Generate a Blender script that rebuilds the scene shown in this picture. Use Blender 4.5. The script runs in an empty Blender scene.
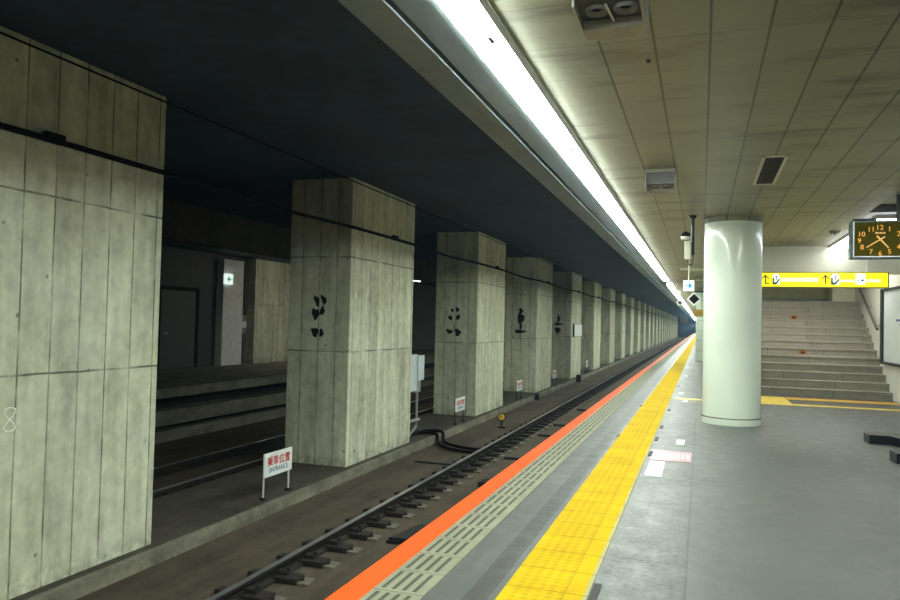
import bpy, bmesh, math, random
from math import pi, sin, cos
from mathutils import Vector, Matrix
random.seed(7)
sc = bpy.context.scene
COL = sc.collection

# ------------------------------------------------------------------ colours and shader helpers
def lin(c):
    c /= 255.0
    return c / 12.92 if c <= 0.04045 else ((c + 0.055) / 1.055) ** 2.4
def S(r, g, b): return (lin(r), lin(g), lin(b), 1.0)

class NT:
    """small wrapper that writes shader node graphs as expressions"""
    def __init__(self, name):
        m = bpy.data.materials.new(name); m.use_nodes = True
        self.m = m; self.t = m.node_tree; self.n = self.t.nodes; self.l = self.t.links
        self.b = self.n['Principled BSDF']; self.o = self.n['Material Output']
    def put(self, sock, v):
        if v is None: return
        if isinstance(v, bpy.types.NodeSocket): self.l.new(v, sock)
        elif isinstance(v, (int, float)) and sock.type == 'RGBA': sock.default_value = (v, v, v, 1)
        else: sock.default_value = v
    def co(self, kind='Object'): return self.n.new('ShaderNodeTexCoord').outputs[kind]
    def sep(self, v):
        s = self.n.new('ShaderNodeSeparateXYZ'); self.put(s.inputs[0], v); return s.outputs
    def comb(self, x, y, z):
        s = self.n.new('ShaderNodeCombineXYZ')
        for i, v in enumerate((x, y, z)): self.put(s.inputs[i], v)
        return s.outputs[0]
    def ma(self, op, a, b=0.0, c=0.0, clamp=False):
        s = self.n.new('ShaderNodeMath'); s.operation = op; s.use_clamp = clamp
        for i, v in enumerate((a, b, c)): self.put(s.inputs[i], v)
        return s.outputs[0]
    def vm(self, op, a, b):
        s = self.n.new('ShaderNodeVectorMath'); s.operation = op
        self.put(s.inputs[0], a); self.put(s.inputs[1], b); return s.outputs[0]
    def noise(self, v, scale, detail=4.0, rough=0.55):
        s = self.n.new('ShaderNodeTexNoise'); self.put(s.inputs['Vector'], v)
        s.inputs['Scale'].default_value = scale; s.inputs['Detail'].default_value = detail
        s.inputs['Roughness'].default_value = rough
        return s.outputs['Fac']
    def white(self, v):
        s = self.n.new('ShaderNodeTexWhiteNoise'); s.noise_dimensions = '3D'
        self.put(s.inputs['Vector'], v); return s.outputs['Value']
    def vor(self, v, scale):
        s = self.n.new('ShaderNodeTexVoronoi'); self.put(s.inputs['Vector'], v)
        s.inputs['Scale'].default_value = scale; return s.outputs['Distance']
    def rng(self, v, a, b, c, d):
        s = self.n.new('ShaderNodeMapRange'); s.clamp = True
        for i, q in enumerate((v, a, b, c, d)): self.put(s.inputs[i], q)
        return s.outputs[0]
    def mix(self, f, a, b, mode='MIX'):
        s = self.n.new('ShaderNodeMix'); s.data_type = 'RGBA'; s.blend_type = mode
        self.put(s.inputs[0], f); self.put(s.inputs[6], a); self.put(s.inputs[7], b); return s.outputs[2]
    def joint(self, c, step, width, off=0.0):
        """1 on joints repeated every step along coordinate c"""
        f = self.ma('FRACT', self.ma('DIVIDE', self.ma('SUBTRACT', c, off), step))
        d = self.ma('ABSOLUTE', self.ma('SUBTRACT', f, 0.5))
        return self.rng(d, 0.5 - width / step, 0.5 - 0.4 * width / step, 0.0, 1.0)
    def at(self, c, pos, width):
        """1 on a single line at pos"""
        return self.rng(self.ma('ABSOLUTE', self.ma('SUBTRACT', c, pos)), width * 0.4, width, 1.0, 0.0)
    def bump(self, h, strength=0.3, dist=0.01):
        s = self.n.new('ShaderNodeBump'); s.inputs['Strength'].default_value = strength
        s.inputs['Distance'].default_value = dist; self.put(s.inputs['Height'], h)
        self.l.new(s.outputs[0], self.b.inputs['Normal'])
    def out(self, col=None, rough=None, metal=None, spec=None, coat=None):
        self.put(self.b.inputs['Base Color'], col); self.put(self.b.inputs['Roughness'], rough)
        self.put(self.b.inputs['Metallic'], metal); self.put(self.b.inputs['Specular IOR Level'], spec)
        if coat is not None:
            self.b.inputs['Coat Weight'].default_value = coat; self.b.inputs['Coat Roughness'].default_value = 0.08
        return self.m

def flat(name, col, rough=0.6, metal=0.0, var=0.12, scale=9.0, spec=0.4, coat=None):
    t = NT(name); n = t.noise(t.co(), scale)
    k = t.rng(n, 0.25, 0.75, 1 - var, 1 + var)
    c = t.mix(1.0, col, t.comb(k, k, k), 'MULTIPLY')
    return t.out(c, rough, metal, spec, coat)
def glow(name, col, strength):
    t = NT(name); t.b.inputs['Base Color'].default_value = tuple(0.6 * c for c in col[:3]) + (1,)
    t.b.inputs['Emission Color'].default_value = col; t.b.inputs['Emission Strength'].default_value = strength
    t.b.inputs['Roughness'].default_value = 0.4
    return t.m

def concrete_boards(name, colour, joints=(0.951 + 0.95, 2.54 + 0.95), step=0.325, dark=0.72):
    """board-formed concrete: vertical shutter lines, two pour joints, bug holes and stains"""
    t = NT(name); co = t.co(); x, y, z = t.sep(co)
    info = t.n.new('ShaderNodeObjectInfo').outputs['Random']
    sh = t.vm('ADD', co, t.comb(t.ma('MULTIPLY', info, 37.0), t.ma('MULTIPLY', info, 91.0), 0.0))
    g = t.n.new('ShaderNodeNewGeometry'); nx = t.ma('GREATER_THAN', t.ma('ABSOLUTE', t.sep(g.outputs['Normal'])[0]), 0.5)
    u = t.ma('ADD', t.ma('MULTIPLY', nx, y), t.ma('MULTIPLY', t.ma('SUBTRACT', 1.0, nx), t.ma('ADD', x, 0.05)))
    wob = t.ma('MULTIPLY', t.ma('SUBTRACT', t.noise(t.comb(u, 0.0, t.ma('MULTIPLY', z, 0.3)), 2.0), 0.5), 0.02)
    u2 = t.ma('ADD', u, wob)
    ln = t.joint(u2, step, 0.012, 0.12)
    ln = t.ma('MULTIPLY', ln, t.rng(t.noise(sh, 3.0), 0.3, 0.6, 0.15, 1.0))
    for j in joints:
        jl = t.at(t.ma('ADD', z, t.ma('MULTIPLY', wob, 1.5)), j, 0.014)
        ln = t.ma('MAXIMUM', ln, t.ma('MULTIPLY', jl, t.rng(t.noise(sh, 2.3), 0.35, 0.55, 0.1, 1.0)))
    board = t.white(t.comb(t.ma('FLOOR', t.ma('DIVIDE', t.ma('SUBTRACT', u2, 0.12), step)), t.ma('FLOOR', t.ma('DIVIDE', z, 1.9)), info))
    fine = t.noise(sh, 7.0, 6.0, 0.65)
    streak = t.noise(t.vm('MULTIPLY', sh, (3.0, 3.0, 0.45)), 2.0, 4.0)
    big = t.noise(sh, 0.9, 3.0)
    k = t.ma('ADD', t.rng(board, 0, 1, -0.12, 0.1), t.rng(fine, 0.25, 0.75, -0.22, 0.2))
    k = t.ma('ADD', k, t.rng(streak, 0.3, 0.7, -0.22, 0.16))
    k = t.ma('ADD', k, t.rng(big, 0.3, 0.7, -0.12, 0.12))
    k = t.ma('ADD', 1.0, k)
    holes = t.ma('MULTIPLY', t.rng(t.vor(sh, 4.6), 0.07, 0.12, 1.0, 0.0), t.rng(t.noise(sh, 1.7), 0.5, 0.56, 0.0, 0.6))
    tie = t.ma('MULTIPLY', t.rng(t.vor(sh, 1.7), 0.045, 0.06, 1.0, 0.0), 0.6)
    mask = t.ma('MAXIMUM', t.ma('MAXIMUM', holes, tie), t.ma('MULTIPLY', ln, dark))
    k = t.ma('MULTIPLY', k, t.ma('SUBTRACT', 1.0, mask))
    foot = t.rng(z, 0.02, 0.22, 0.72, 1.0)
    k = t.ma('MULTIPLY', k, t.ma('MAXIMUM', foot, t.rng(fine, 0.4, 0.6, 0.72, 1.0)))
    c = t.mix(t.rng(big, 0.35, 0.65, 0, 1), colour, (colour[0] * 0.93, colour[1] * 0.98, colour[2] * 1.05, 1))
    c = t.mix(1.0, c, t.comb(k, k, k), 'MULTIPLY')
    t.bump(t.ma('SUBTRACT', t.ma('MULTIPLY', fine, 0.3), ln), 0.35, 0.01)
    return t.out(c, 0.85, 0, 0.25)

def plain_concrete(name, colour, scale=2.0, var=0.25, rough=0.85, streak=None):
    t = NT(name); co = t.co()
    a = t.noise(co, scale, 6.0, 0.65); b = t.noise(co, scale * 7, 5.0, 0.6)
    k = t.ma('ADD', t.rng(a, 0.3, 0.7, 1 - var, 1 + var), t.rng(b, 0.3, 0.7, -var * 0.5, var * 0.5))
    if streak:
        s = t.noise(t.vm('MULTIPLY', co, streak), 3.0, 5.0)
        k = t.ma('ADD', k, t.rng(s, 0.3, 0.7, -var, var))
    c = t.mix(1.0, colour, t.comb(k, k, k), 'MULTIPLY')
    t.bump(b, 0.25, 0.006)
    return t.out(c, rough, 0, 0.25)

# ------------------------------------------------------------------ mesh helpers
class MB:
    def __init__(s): s.bm = bmesh.new()
    def box(s, a, b, bevel=0.0):
        x0, y0, z0 = a; x1, y1, z1 = b
        v = [s.bm.verts.new(p) for p in ((x0,y0,z0),(x1,y0,z0),(x1,y1,z0),(x0,y1,z0),(x0,y0,z1),(x1,y0,z1),(x1,y1,z1),(x0,y1,z1))]
        fs = [s.bm.faces.new([v[i] for i in q]) for q in ((0,3,2,1),(4,5,6,7),(0,1,5,4),(1,2,6,5),(2,3,7,6),(3,0,4,7))]
        if bevel:
            es = list({e for f in fs for e in f.edges})
            bmesh.ops.bevel(s.bm, geom=es, offset=bevel, segments=2, affect='EDGES', profile=0.6)
        return s
    def prism(s, pts, d):
        """polygon pts (3D, planar) extruded along vector d"""
        d = Vector(d); a = [s.bm.verts.new(p) for p in pts]; b = [s.bm.verts.new(Vector(p) + d) for p in pts]
        n = len(pts); s.bm.faces.new(a[::-1]); s.bm.faces.new(b)
        for i in range(n): s.bm.faces.new((a[i], a[(i+1) % n], b[(i+1) % n], b[i]))
        return s
    def tube(s, path, r, seg=10, caps=True):
        path = [Vector(p) for p in path]; rings = []
        for i, p in enumerate(path):
            if i == 0: t = path[1] - p
            elif i == len(path) - 1: t = p - path[i-1]
            else: t = (path[i+1] - p).normalized() + (p - path[i-1]).normalized()
            t.normalize(); up = Vector((0,0,1)) if abs(t.z) < 0.9 else Vector((1,0,0))
            u = t.cross(up).normalized(); w = t.cross(u).normalized()
            rings.append([s.bm.verts.new(p + r * (cos(2*pi*k/seg) * u + sin(2*pi*k/seg) * w)) for k in range(seg)])
        for a, b in zip(rings, rings[1:]):
            for k in range(seg): s.bm.faces.new((a[k], a[(k+1) % seg], b[(k+1) % seg], b[k]))
        if caps: s.bm.faces.new(rings[0][::-1]); s.bm.faces.new(rings[-1])
        return s
    def lathe(s, prof, seg=48, c=(0,0,0)):
        c = Vector(c); rings = []
        for r, z in prof: rings.append([s.bm.verts.new(c + Vector((r*cos(2*pi*k/seg), r*sin(2*pi*k/seg), z))) for k in range(seg)])
        for a, b in zip(rings, rings[1:]):
            for k in range(seg): s.bm.faces.new((a[k], a[(k+1) % seg], b[(k+1) % seg], b[k]))
        s.bm.faces.new(rings[0][::-1]); s.bm.faces.new(rings[-1])
        return s
    def disc(s, c, r, n, thick, seg=28, ry=None):
        """flat round plate centred at c, facing n"""
        n = Vector(n).normalized(); up = Vector((0,0,1)) if abs(n.z) < 0.9 else Vector((0,1,0))
        u = up.cross(n).normalized(); w = n.cross(u); ry = ry or r
        pts = [Vector(c) + r*cos(2*pi*k/seg)*u + ry*sin(2*pi*k/seg)*w for k in range(seg)]
        return s.prism(pts, n * thick)
    def build(s, name, mat, parent=None, smooth=None, origin=None):
        bmesh.ops.recalc_face_normals(s.bm, faces=s.bm.faces)
        o0 = Vector(origin) if origin is not None else None
        if o0 is not None: bmesh.ops.translate(s.bm, verts=s.bm.verts, vec=-o0)
        me = bpy.data.meshes.new(name); s.bm.to_mesh(me); s.bm.free()
        if smooth:
            for p in me.polygons: p.use_smooth = True
            try: me.set_sharp_from_angle(angle=math.radians(35))
            except Exception: pass
        me.materials.append(mat)
        o = bpy.data.objects.new(name, me); COL.objects.link(o)
        if o0 is not None: o.location = o0
        if parent is not None:
            o.parent = parent
            if o0 is None: o.location = -parent_world(parent)      # geometry given in world coordinates
            else: o.location = o0 - parent_world(parent)
        return o
def parent_world(p):
    v = Vector(p.location)
    while p.parent: p = p.parent; v += Vector(p.location)
    return v
def struct(o): o['kind'] = 'structure'; return o
def tag(o, label, cat, group=None):
    o['label'] = label; o['category'] = cat; o['kind'] = 'thing'
    if group: o['group'] = group
    return o
def thing(name, loc, label, cat, group=None):
    o = bpy.data.objects.new(name, None); o.empty_display_size = 0.1; o.location = loc; COL.objects.link(o)
    return tag(o, label, cat, group)
def copy_tree(o, dloc, parent=None):
    c = o.copy(); COL.objects.link(c)
    if parent is None: c.location = Vector(o.location) + Vector(dloc)
    else: c.parent = parent
    for ch in list(o.children): copy_tree(ch, dloc, c)
    return c
def text(name, body, size, mat, centre, face, parent, depth=0.002, squeeze=1.0, bold=0.0):
    """lettering as a real thin mesh; face = '+X' or '-Y' (the side it is read from) or 'Z' (floor)"""
    cu = bpy.data.curves.new(name, 'FONT'); cu.body = body; cu.size = size; cu.align_x = 'CENTER'; cu.align_y = 'CENTER'
    cu.extrude = depth; cu.offset = bold
    tmp = bpy.data.objects.new(name + '_tmp', cu); COL.objects.link(tmp)
    dg = bpy.context.evaluated_depsgraph_get(); dg.update()
    me = bpy.data.meshes.new_from_object(tmp.evaluated_get(dg)); bpy.data.objects.remove(tmp); bpy.data.curves.remove(cu)
    xs = [v.co.x for v in me.vertices]; ys = [v.co.y for v in me.vertices]
    cx = (min(xs) + max(xs)) / 2; cy = (min(ys) + max(ys)) / 2
    for v in me.vertices:
        a, b, c = (v.co.x - cx) * squeeze, v.co.y - cy, v.co.z
        v.co = {'+X': (c, a, b), '-Y': (a, -c, b), 'Z': (a, b, c), '-X': (-c, -a, b)}[face]
    me.name = name; me.materials.clear(); me.materials.append(mat)
    o = bpy.data.objects.new(name, me); COL.objects.link(o); o.parent = parent
    o.location = Vector(centre) - parent_world(parent)
    return o
ORD = ['first','second','third','fourth','fifth','sixth','seventh','eighth','ninth','tenth','eleventh','twelfth','thirteenth','fourteenth',
       'fifteenth','sixteenth','seventeenth','eighteenth','nineteenth','twentieth','twenty-first','twenty-second','twenty-third','twenty-fourth','twenty-fifth','twenty-sixth']

# ------------------------------------------------------------------ materials
M = {}
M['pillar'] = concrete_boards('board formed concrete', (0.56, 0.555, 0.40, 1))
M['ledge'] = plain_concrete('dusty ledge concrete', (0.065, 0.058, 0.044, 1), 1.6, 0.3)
M['kerb'] = plain_concrete('pale kerb concrete', (0.17, 0.162, 0.12, 1), 2.2, 0.35, streak=(1, 0.4, 1))
M['bed'] = plain_concrete('brown track bed', (0.070, 0.055, 0.039, 1), 1.2, 0.28, streak=(1.4, 0.12, 1))
M['soffit'] = plain_concrete('dark roof tinted by glow', (0.024, 0.042, 0.068, 1), 0.7, 0.3)  # blue glow of the lamps is mixed into this roof colour
M['beam'] = plain_concrete('painted edge beam', (0.22, 0.265, 0.28, 1), 1.0, 0.1, streak=(1, 0.2, 1))
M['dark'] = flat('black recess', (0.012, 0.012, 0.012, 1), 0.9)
M['oppbeam'] = plain_concrete('far platform concrete', (0.16, 0.155, 0.12, 1), 2.0, 0.3, streak=(1, 0.3, 1))
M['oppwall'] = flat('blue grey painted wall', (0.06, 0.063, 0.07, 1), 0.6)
M['boxpaint'] = flat('grey white box paint', (0.42, 0.42, 0.36, 1), 0.5)
M['grille'] = flat('blue grey grille', (0.05, 0.06, 0.075, 1), 0.5)
M['whitepaint'] = flat('white painted metal', (0.72, 0.72, 0.68, 1), 0.45)
M['cream'] = flat('cream painted wall', (0.64, 0.64, 0.49, 1), 0.55, var=0.06, scale=2)
M['olive'] = flat('olive wall tiles', (0.50, 0.53, 0.28, 1), 0.5, var=0.1, scale=2)
M['plaster'] = flat('pale grey green wall', (0.70, 0.73, 0.66, 1), 0.5, var=0.07, scale=2)
M['black'] = flat('black enamel', (0.012, 0.012, 0.013, 1), 0.4)
M['cableblack'] = flat('black cable sheath', (0.006, 0.006, 0.006, 1), 0.9, spec=0.1)
M['rubber'] = flat('black rubber', (0.016, 0.015, 0.015, 1), 0.7)
M['greyplastic'] = flat('grey plastic', (0.24, 0.25, 0.24, 1), 0.5)
M['greybox'] = flat('pale blue grey enamel', (0.50, 0.56, 0.58, 1), 0.45)
M['railside'] = flat('sooty rail steel', (0.016, 0.014, 0.012, 1), 0.6, 0.2, 0.4, 12)
M['railtop'] = flat('polished rail head', (0.42, 0.43, 0.44, 1), 0.38, 0.85, 0.15, 30)
M['clip'] = flat('rusty black fastening', (0.016, 0.012, 0.010, 1), 0.8, 0.1, 0.4, 20)
M['pad'] = flat('pale concrete rail seat', (0.13, 0.12, 0.09, 1), 0.8, 0, 0.4, 18)
M['soot'] = flat('soot stencil', (0.010, 0.010, 0.009, 1), 0.9)
M['chalk'] = flat('white chalk', (0.9, 0.9, 0.8, 1), 0.9, 0, 0.2, 40)
M['signwhite'] = flat('white sign enamel', (0.74, 0.78, 0.76, 1), 0.35, 0, 0.04)
M['red'] = flat('red lettering', (0.50, 0.018, 0.015, 1), 0.5)
M['blueletter'] = flat('blue grey lettering', (0.06, 0.12, 0.20, 1), 0.5)
M['navy'] = flat('navy lettering', (0.05, 0.06, 0.25, 1), 0.5)
M['signframe'] = flat('dark frame metal', (0.03, 0.035, 0.035, 1), 0.4, 0.3)
M['steel'] = flat('brushed steel', (0.42, 0.43, 0.41, 1), 0.35, 0.8)
M['railsteel'] = flat('dull steel tube', (0.20, 0.20, 0.19, 1), 0.3, 0.6)
M['ventmetal'] = flat('anodised vent frame', (0.62, 0.60, 0.48, 1), 0.5, 0.0)
M['ventslat'] = flat('brown vent slat', (0.012, 0.010, 0.008, 1), 0.7)
M['lens'] = flat('smoked dome glass', (0.008, 0.008, 0.008, 1), 0.08, 0, 0.0, 5, 0.6)
M['yellowpaint'] = flat('yellow enamel', (0.80, 0.50, 0.05, 1), 0.4)
M['orangepatch'] = flat('orange sticker', (0.38, 0.15, 0.035, 1), 0.6, 0, 0.3, 30)
M['pinktape'] = flat('pink floor sticker', (0.353, 0.16, 0.185, 1), 0.45, 0, 0.1)
M['bluetape'] = flat('pale blue floor sticker', (0.33, 0.38, 0.43, 1), 0.4, 0, 0.1)
M['whitetape'] = flat('white floor sticker', (0.41, 0.42, 0.4, 1), 0.45, 0, 0.05)
M['ironbase'] = flat('black lacquered base', (0.010, 0.010, 0.014, 1), 0.3)
M['lamp'] = glow('lit strip diffuser', (0.90, 1.0, 0.92, 1), 62.0)
M['lamp2'] = glow('lit violet white tube', (0.88, 0.92, 1.0, 1), 11.0)
M['lamp3'] = glow('lit white tube', (0.92, 1.0, 0.93, 1), 34.0)
M['lampdim'] = glow('lit far lamp', (1.0, 0.96, 0.84, 1), 24.0)
M['lampstair'] = glow('lit stair lamp', (1.0, 0.97, 0.88, 1), 24.0)
M['signyellow'] = glow('backlit yellow face', S(255, 243, 20), 1.0)
M['signpale'] = glow('backlit pale panel', S(255, 250, 190), 1.0)
M['signlit'] = glow('backlit white face', (0.85, 0.96, 1.0, 1), 0.95)
M['exitlit'] = glow('lit exit sign face', (0.85, 1.0, 0.95, 1), 0.9)
M['cyan'] = glow('backlit blue arrow', S(20, 140, 190), 0.8)
M['greenlit'] = glow('backlit green arrow', S(0, 120, 95), 0.7)
M['amber'] = glow('amber clock digits', S(245, 170, 35), 0.75)
M['amberdim'] = glow('amber clock hands', S(225, 175, 80), 0.7)
M['clockface'] = flat('dark green clock face', (0.10, 0.085, 0.004, 1), 0.7, spec=0.1)
M['casegreen'] = flat('grey green clock case', (0.07, 0.11, 0.10, 1), 0.35, 0.4)

# platform ceiling: long narrow panels with dark joints, faint soot smudges lying across
t = NT('olive ceiling panels'); co = t.co(); x, y, z = t.sep(co)
xj = t.ma('SUBTRACT', x, 0.03)
j1 = t.ma('MULTIPLY', t.joint(xj, 0.325, 0.011, 0.0), t.ma('GREATER_THAN', x, -0.75))
pid = t.ma('FLOOR', t.ma('DIVIDE', xj, 0.325))
j2 = t.ma('MULTIPLY', t.joint(y, 0.62, 0.009, 0.2), 0.35)
pan = t.white(t.comb(pid, t.ma('FLOOR', t.ma('DIVIDE', t.ma('SUBTRACT', y, 0.2), 0.62)), 0.0))
sm = t.noise(t.vm('MULTIPLY', co, (0.7, 2.4, 1.0)), 1.3, 5.0, 0.6)
smudge = t.rng(sm, 0.52, 0.70, 1.0, 0.48)
fn = t.noise(t.vm('MULTIPLY', co, (2.0, 9.0, 1.0)), 3.0, 4.0)
k = t.ma('MULTIPLY', smudge, t.ma('ADD', t.rng(pan, 0, 1, 0.92, 1.06), t.rng(fn, 0.3, 0.7, -0.06, 0.06)))
k = t.ma('MULTIPLY', k, t.ma('SUBTRACT', 1.0, t.ma('MULTIPLY', t.ma('MAXIMUM', j1, j2), 0.78)))
M['ceiling'] = t.out(t.mix(1.0, (0.27, 0.27, 0.175, 1), t.comb(k, k, k), 'MULTIPLY'), 0.42, 0, 0.35)

# platform floor: worn grey sheet, rougher tiled lane beside the yellow paving
t = NT('grey platform floor'); co = t.co(); x, y, z = t.sep(co)
lane = t.ma('MULTIPLY', t.ma('GREATER_THAN', x, -0.56), t.ma('LESS_THAN', x, -0.07))
a = t.noise(co, 0.55, 5.0, 0.6); b = t.noise(co, 5.0, 6.0, 0.7); c = t.noise(co, 24.0, 4.0, 0.7)
scr = t.noise(t.vm('MULTIPLY', co, (6.0, 0.7, 1.0)), 2.0, 4.0)
k = t.ma('ADD', t.rng(a, 0.3, 0.7, 0.80, 1.2), t.rng(b, 0.3, 0.7, -0.14, 0.12))
k = t.ma('ADD', k, t.rng(scr, 0.35, 0.7, -0.06, 0.06))
k = t.ma('ADD', k, t.ma('MULTIPLY', t.rng(c, 0.3, 0.7, -0.45, 0.35), t.ma('ADD', 0.15, t.ma('MULTIPLY', lane, 0.85))))
tilev = t.white(t.comb(t.ma('FLOOR', t.ma('DIVIDE', x, 0.5)), t.ma('FLOOR', t.ma('DIVIDE', t.ma('SUBTRACT', y, 0.1), 0.8)), 3.0))
k = t.ma('ADD', k, t.ma('MULTIPLY', lane, t.rng(tilev, 0, 1, -0.22, 0.2)))
jl = t.ma('MULTIPLY', t.at(x, -0.07, 0.012), 0.4)
jl = t.ma('MAXIMUM', jl, t.ma('MULTIPLY', t.joint(y, 0.8, 0.012, 0.1), t.ma('MULTIPLY', lane, 0.35)))
band = t.ma('MULTIPLY', t.ma('GREATER_THAN', t.ma('ADD', x, t.ma('MULTIPLY', c, 0.012)), -1.205), t.ma('LESS_THAN', t.ma('ADD', x, t.ma('MULTIPLY', c, 0.012)), -1.075))
k = t.ma('MULTIPLY', k, t.ma('SUBTRACT', 1.0, t.ma('MULTIPLY', band, 0.52)))
k = t.ma('MULTIPLY', k, t.ma('SUBTRACT', 1.0, jl))
pit = t.rng(t.vor(co, 9.0), 0.035, 0.06, 0.75, 1.0)
k = t.ma('MULTIPLY', k, t.ma('MAXIMUM', pit, t.ma('SUBTRACT', 1.0, lane)))
t.bump(t.ma('ADD', b, t.ma('MULTIPLY', c, 0.4)), 0.05, 0.004)
M['floor'] = t.out(t.mix(1.0, (0.080, 0.084, 0.074, 1), t.comb(k, k, k), 'MULTIPLY'), t.rng(b, 0.3, 0.7, 0.40, 0.62), 0, 0.4)

# yellow tactile paving, with rows of raised dots
t = NT('yellow tactile paving'); co = t.co(); x, y, z = t.sep(co)
jj = t.ma('MAXIMUM', t.joint(y, 0.365, 0.008, 0.10), t.ma('MULTIPLY', t.at(x, -0.70, 0.006), 0.5))
d = 0.062
fx = t.ma('SUBTRACT', t.ma('FRACT', t.ma('DIVIDE', x, d)), 0.5); fy = t.ma('SUBTRACT', t.ma('FRACT', t.ma('DIVIDE', t.ma('SUBTRACT', y, 0.10), 0.0608)), 0.5)
rr = t.ma('SQRT', t.ma('ADD', t.ma('MULTIPLY', fx, fx), t.ma('MULTIPLY', fy, fy)))
dots = t.rng(rr, 0.24, 0.36, 1.0, 0.0)
edge = t.ma('MAXIMUM', t.ma('LESS_THAN', x, -0.995), t.ma('GREATER_THAN', x, -0.70))
dots = t.ma('MULTIPLY', dots, t.ma('SUBTRACT', 1.0, edge))
n = t.noise(co, 2.2, 5.0, 0.65); n2 = t.noise(co, 14.0, 4.0, 0.7)
tl = t.white(t.comb(0.0, t.ma('FLOOR', t.ma('DIVIDE', t.ma('SUBTRACT', y, 0.10), 0.365)), 0.0))
k = t.ma('ADD', t.rng(n, 0.3, 0.7, 0.82, 1.08), t.rng(n2, 0.3, 0.7, -0.08, 0.06)); k = t.ma('ADD', k, t.rng(tl, 0, 1, -0.05, 0.05))
k = t.ma('MULTIPLY', k, t.ma('SUBTRACT', 1.0, t.ma('MULTIPLY', jj, 0.5)))
k = t.ma('MULTIPLY', k, t.ma('SUBTRACT', 1.0, t.ma('MULTIPLY', dots, 0.18)))
pale = t.ma('GREATER_THAN', x, -0.598)
base = t.mix(t.ma('MULTIPLY', pale, 0.8), (0.54, 0.355, 0.004, 1), (0.32, 0.33, 0.2, 1))
t.bump(t.ma('SUBTRACT', dots, jj), 0.35, 0.005)
M['tactile'] = t.out(t.mix(1.0, base, t.comb(k, k, k), 'MULTIPLY'), 0.85, 0, 0.1)
t = NT('dull yellow tactile'); co = t.co(); x, y, z = t.sep(co)
k = t.rng(t.noise(co, 3.0, 5.0, 0.65), 0.3, 0.7, 0.8, 1.1)
k = t.ma('MULTIPLY', k, t.ma('SUBTRACT', 1.0, t.ma('MULTIPLY', t.joint(x, 0.35, 0.012, 0.0), 0.35)))
M['tactile2'] = t.out(t.mix(1.0, (0.80, 0.60, 0.10, 1), t.comb(k, k, k), 'MULTIPLY'), 0.45, 0, 0.4)
M['tactile3'] = flat('worn ochre tactile', (0.60, 0.36, 0.06, 1), 0.5, 0, 0.2, 3)

# orange edge line and the grooved pale blocks behind it
t = NT('orange edge line'); co = t.co(); x, y, z = t.sep(co)
k = t.ma('ADD', t.rng(t.noise(co, 4.0, 5.0, 0.7), 0.3, 0.7, 0.92, 1.05), t.rng(t.noise(co, 30.0, 3.0), 0.3, 0.7, -0.03, 0.03))
M['orange'] = t.out(t.mix(1.0, (0.70, 0.098, 0.010, 1), t.comb(k, k, k), 'MULTIPLY'), 0.4, 0, 0.45)
t = NT('grooved edge blocks'); co = t.co(); x, y, z = t.sep(co)
u = t.ma('ADD', x, 1.71)
fy = t.ma('FRACT', t.ma('DIVIDE', t.ma('SUBTRACT', y, 0.275), 0.35))
slot = t.joint(t.ma('SUBTRACT', u, 0.043), 0.062, 0.017, 0.0)
slot = t.ma('MULTIPLY', slot, t.ma('MULTIPLY', t.ma('GREATER_THAN', fy, 0.10), t.ma('LESS_THAN', fy, 0.93)))
slot = t.ma('MULTIPLY', slot, t.ma('MULTIPLY', t.ma('GREATER_THAN', u, 0.02), t.ma('LESS_THAN', u, 0.275)))
bj = t.joint(y, 0.35, 0.010, 0.275)
n = t.noise(co, 3.0, 5.0, 0.65)
k = t.rng(n, 0.3, 0.7, 0.85, 1.1)
k = t.ma('MULTIPLY', k, t.ma('SUBTRACT', 1.0, t.ma('MAXIMUM', t.ma('MULTIPLY', slot, 0.72), t.ma('MULTIPLY', bj, 0.35))))
t.bump(t.ma('SUBTRACT', 1.0, slot), 0.4, 0.006)
M['grooved'] = t.out(t.mix(1.0, (0.22, 0.225, 0.155, 1), t.comb(k, k, k), 'MULTIPLY'), 0.8, 0, 0.2)

# glossy cream paint of the round column
t = NT('glossy pale column paint'); co = t.co(); x, y, z = t.sep(co)
k = t.rng(t.noise(co, 1.4, 4.0), 0.3, 0.7, 0.95, 1.04)
seam = t.ma('MULTIPLY', t.at(z, 1.62, 0.008), 0.06)
k = t.ma('MULTIPLY', k, t.ma('SUBTRACT', 1.0, seam))
t.bump(t.noise(co, 1.2, 3.0), 0.04, 0.02)
M['column'] = t.out(t.mix(1.0, (0.78, 0.86, 0.73, 1), t.comb(k, k, k), 'MULTIPLY'), 0.30, 0, 0.5, 0.5)

# stone stairs and tiled far wall
t = NT('worn stone stairs'); co = t.co(); x, y, z = t.sep(co)
g = t.n.new('ShaderNodeObjectInfo').outputs['Random']
bj = t.joint(t.ma('ADD', x, t.ma('MULTIPLY', g, 0.8)), 1.25, 0.012, 0.0)
blk = t.white(t.comb(t.ma('FLOOR', t.ma('DIVIDE', t.ma('ADD', x, t.ma('MULTIPLY', g, 0.8)), 1.25)), g, 0.0))
n = t.noise(t.vm('MULTIPLY', co, (1.0, 3.0, 3.0)), 2.0, 5.0, 0.65)
k = t.ma('ADD', t.rng(n, 0.3, 0.7, 0.78, 1.12), t.rng(blk, 0, 1, -0.07, 0.07))
k = t.ma('MULTIPLY', k, t.ma('SUBTRACT', 1.0, t.ma('MULTIPLY', bj, 0.4)))
M['stair'] = t.out(t.mix(1.0, (0.285, 0.272, 0.225, 1), t.comb(k, k, k), 'MULTIPLY'), 0.6, 0, 0.35)
t = NT('pale glazed wall tiles'); co = t.co(); x, y, z = t.sep(co)
jj = t.ma('MAXIMUM', t.joint(z, 0.45, 0.02, 0.0), t.joint(x, 0.6, 0.02, 0.1))
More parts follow.
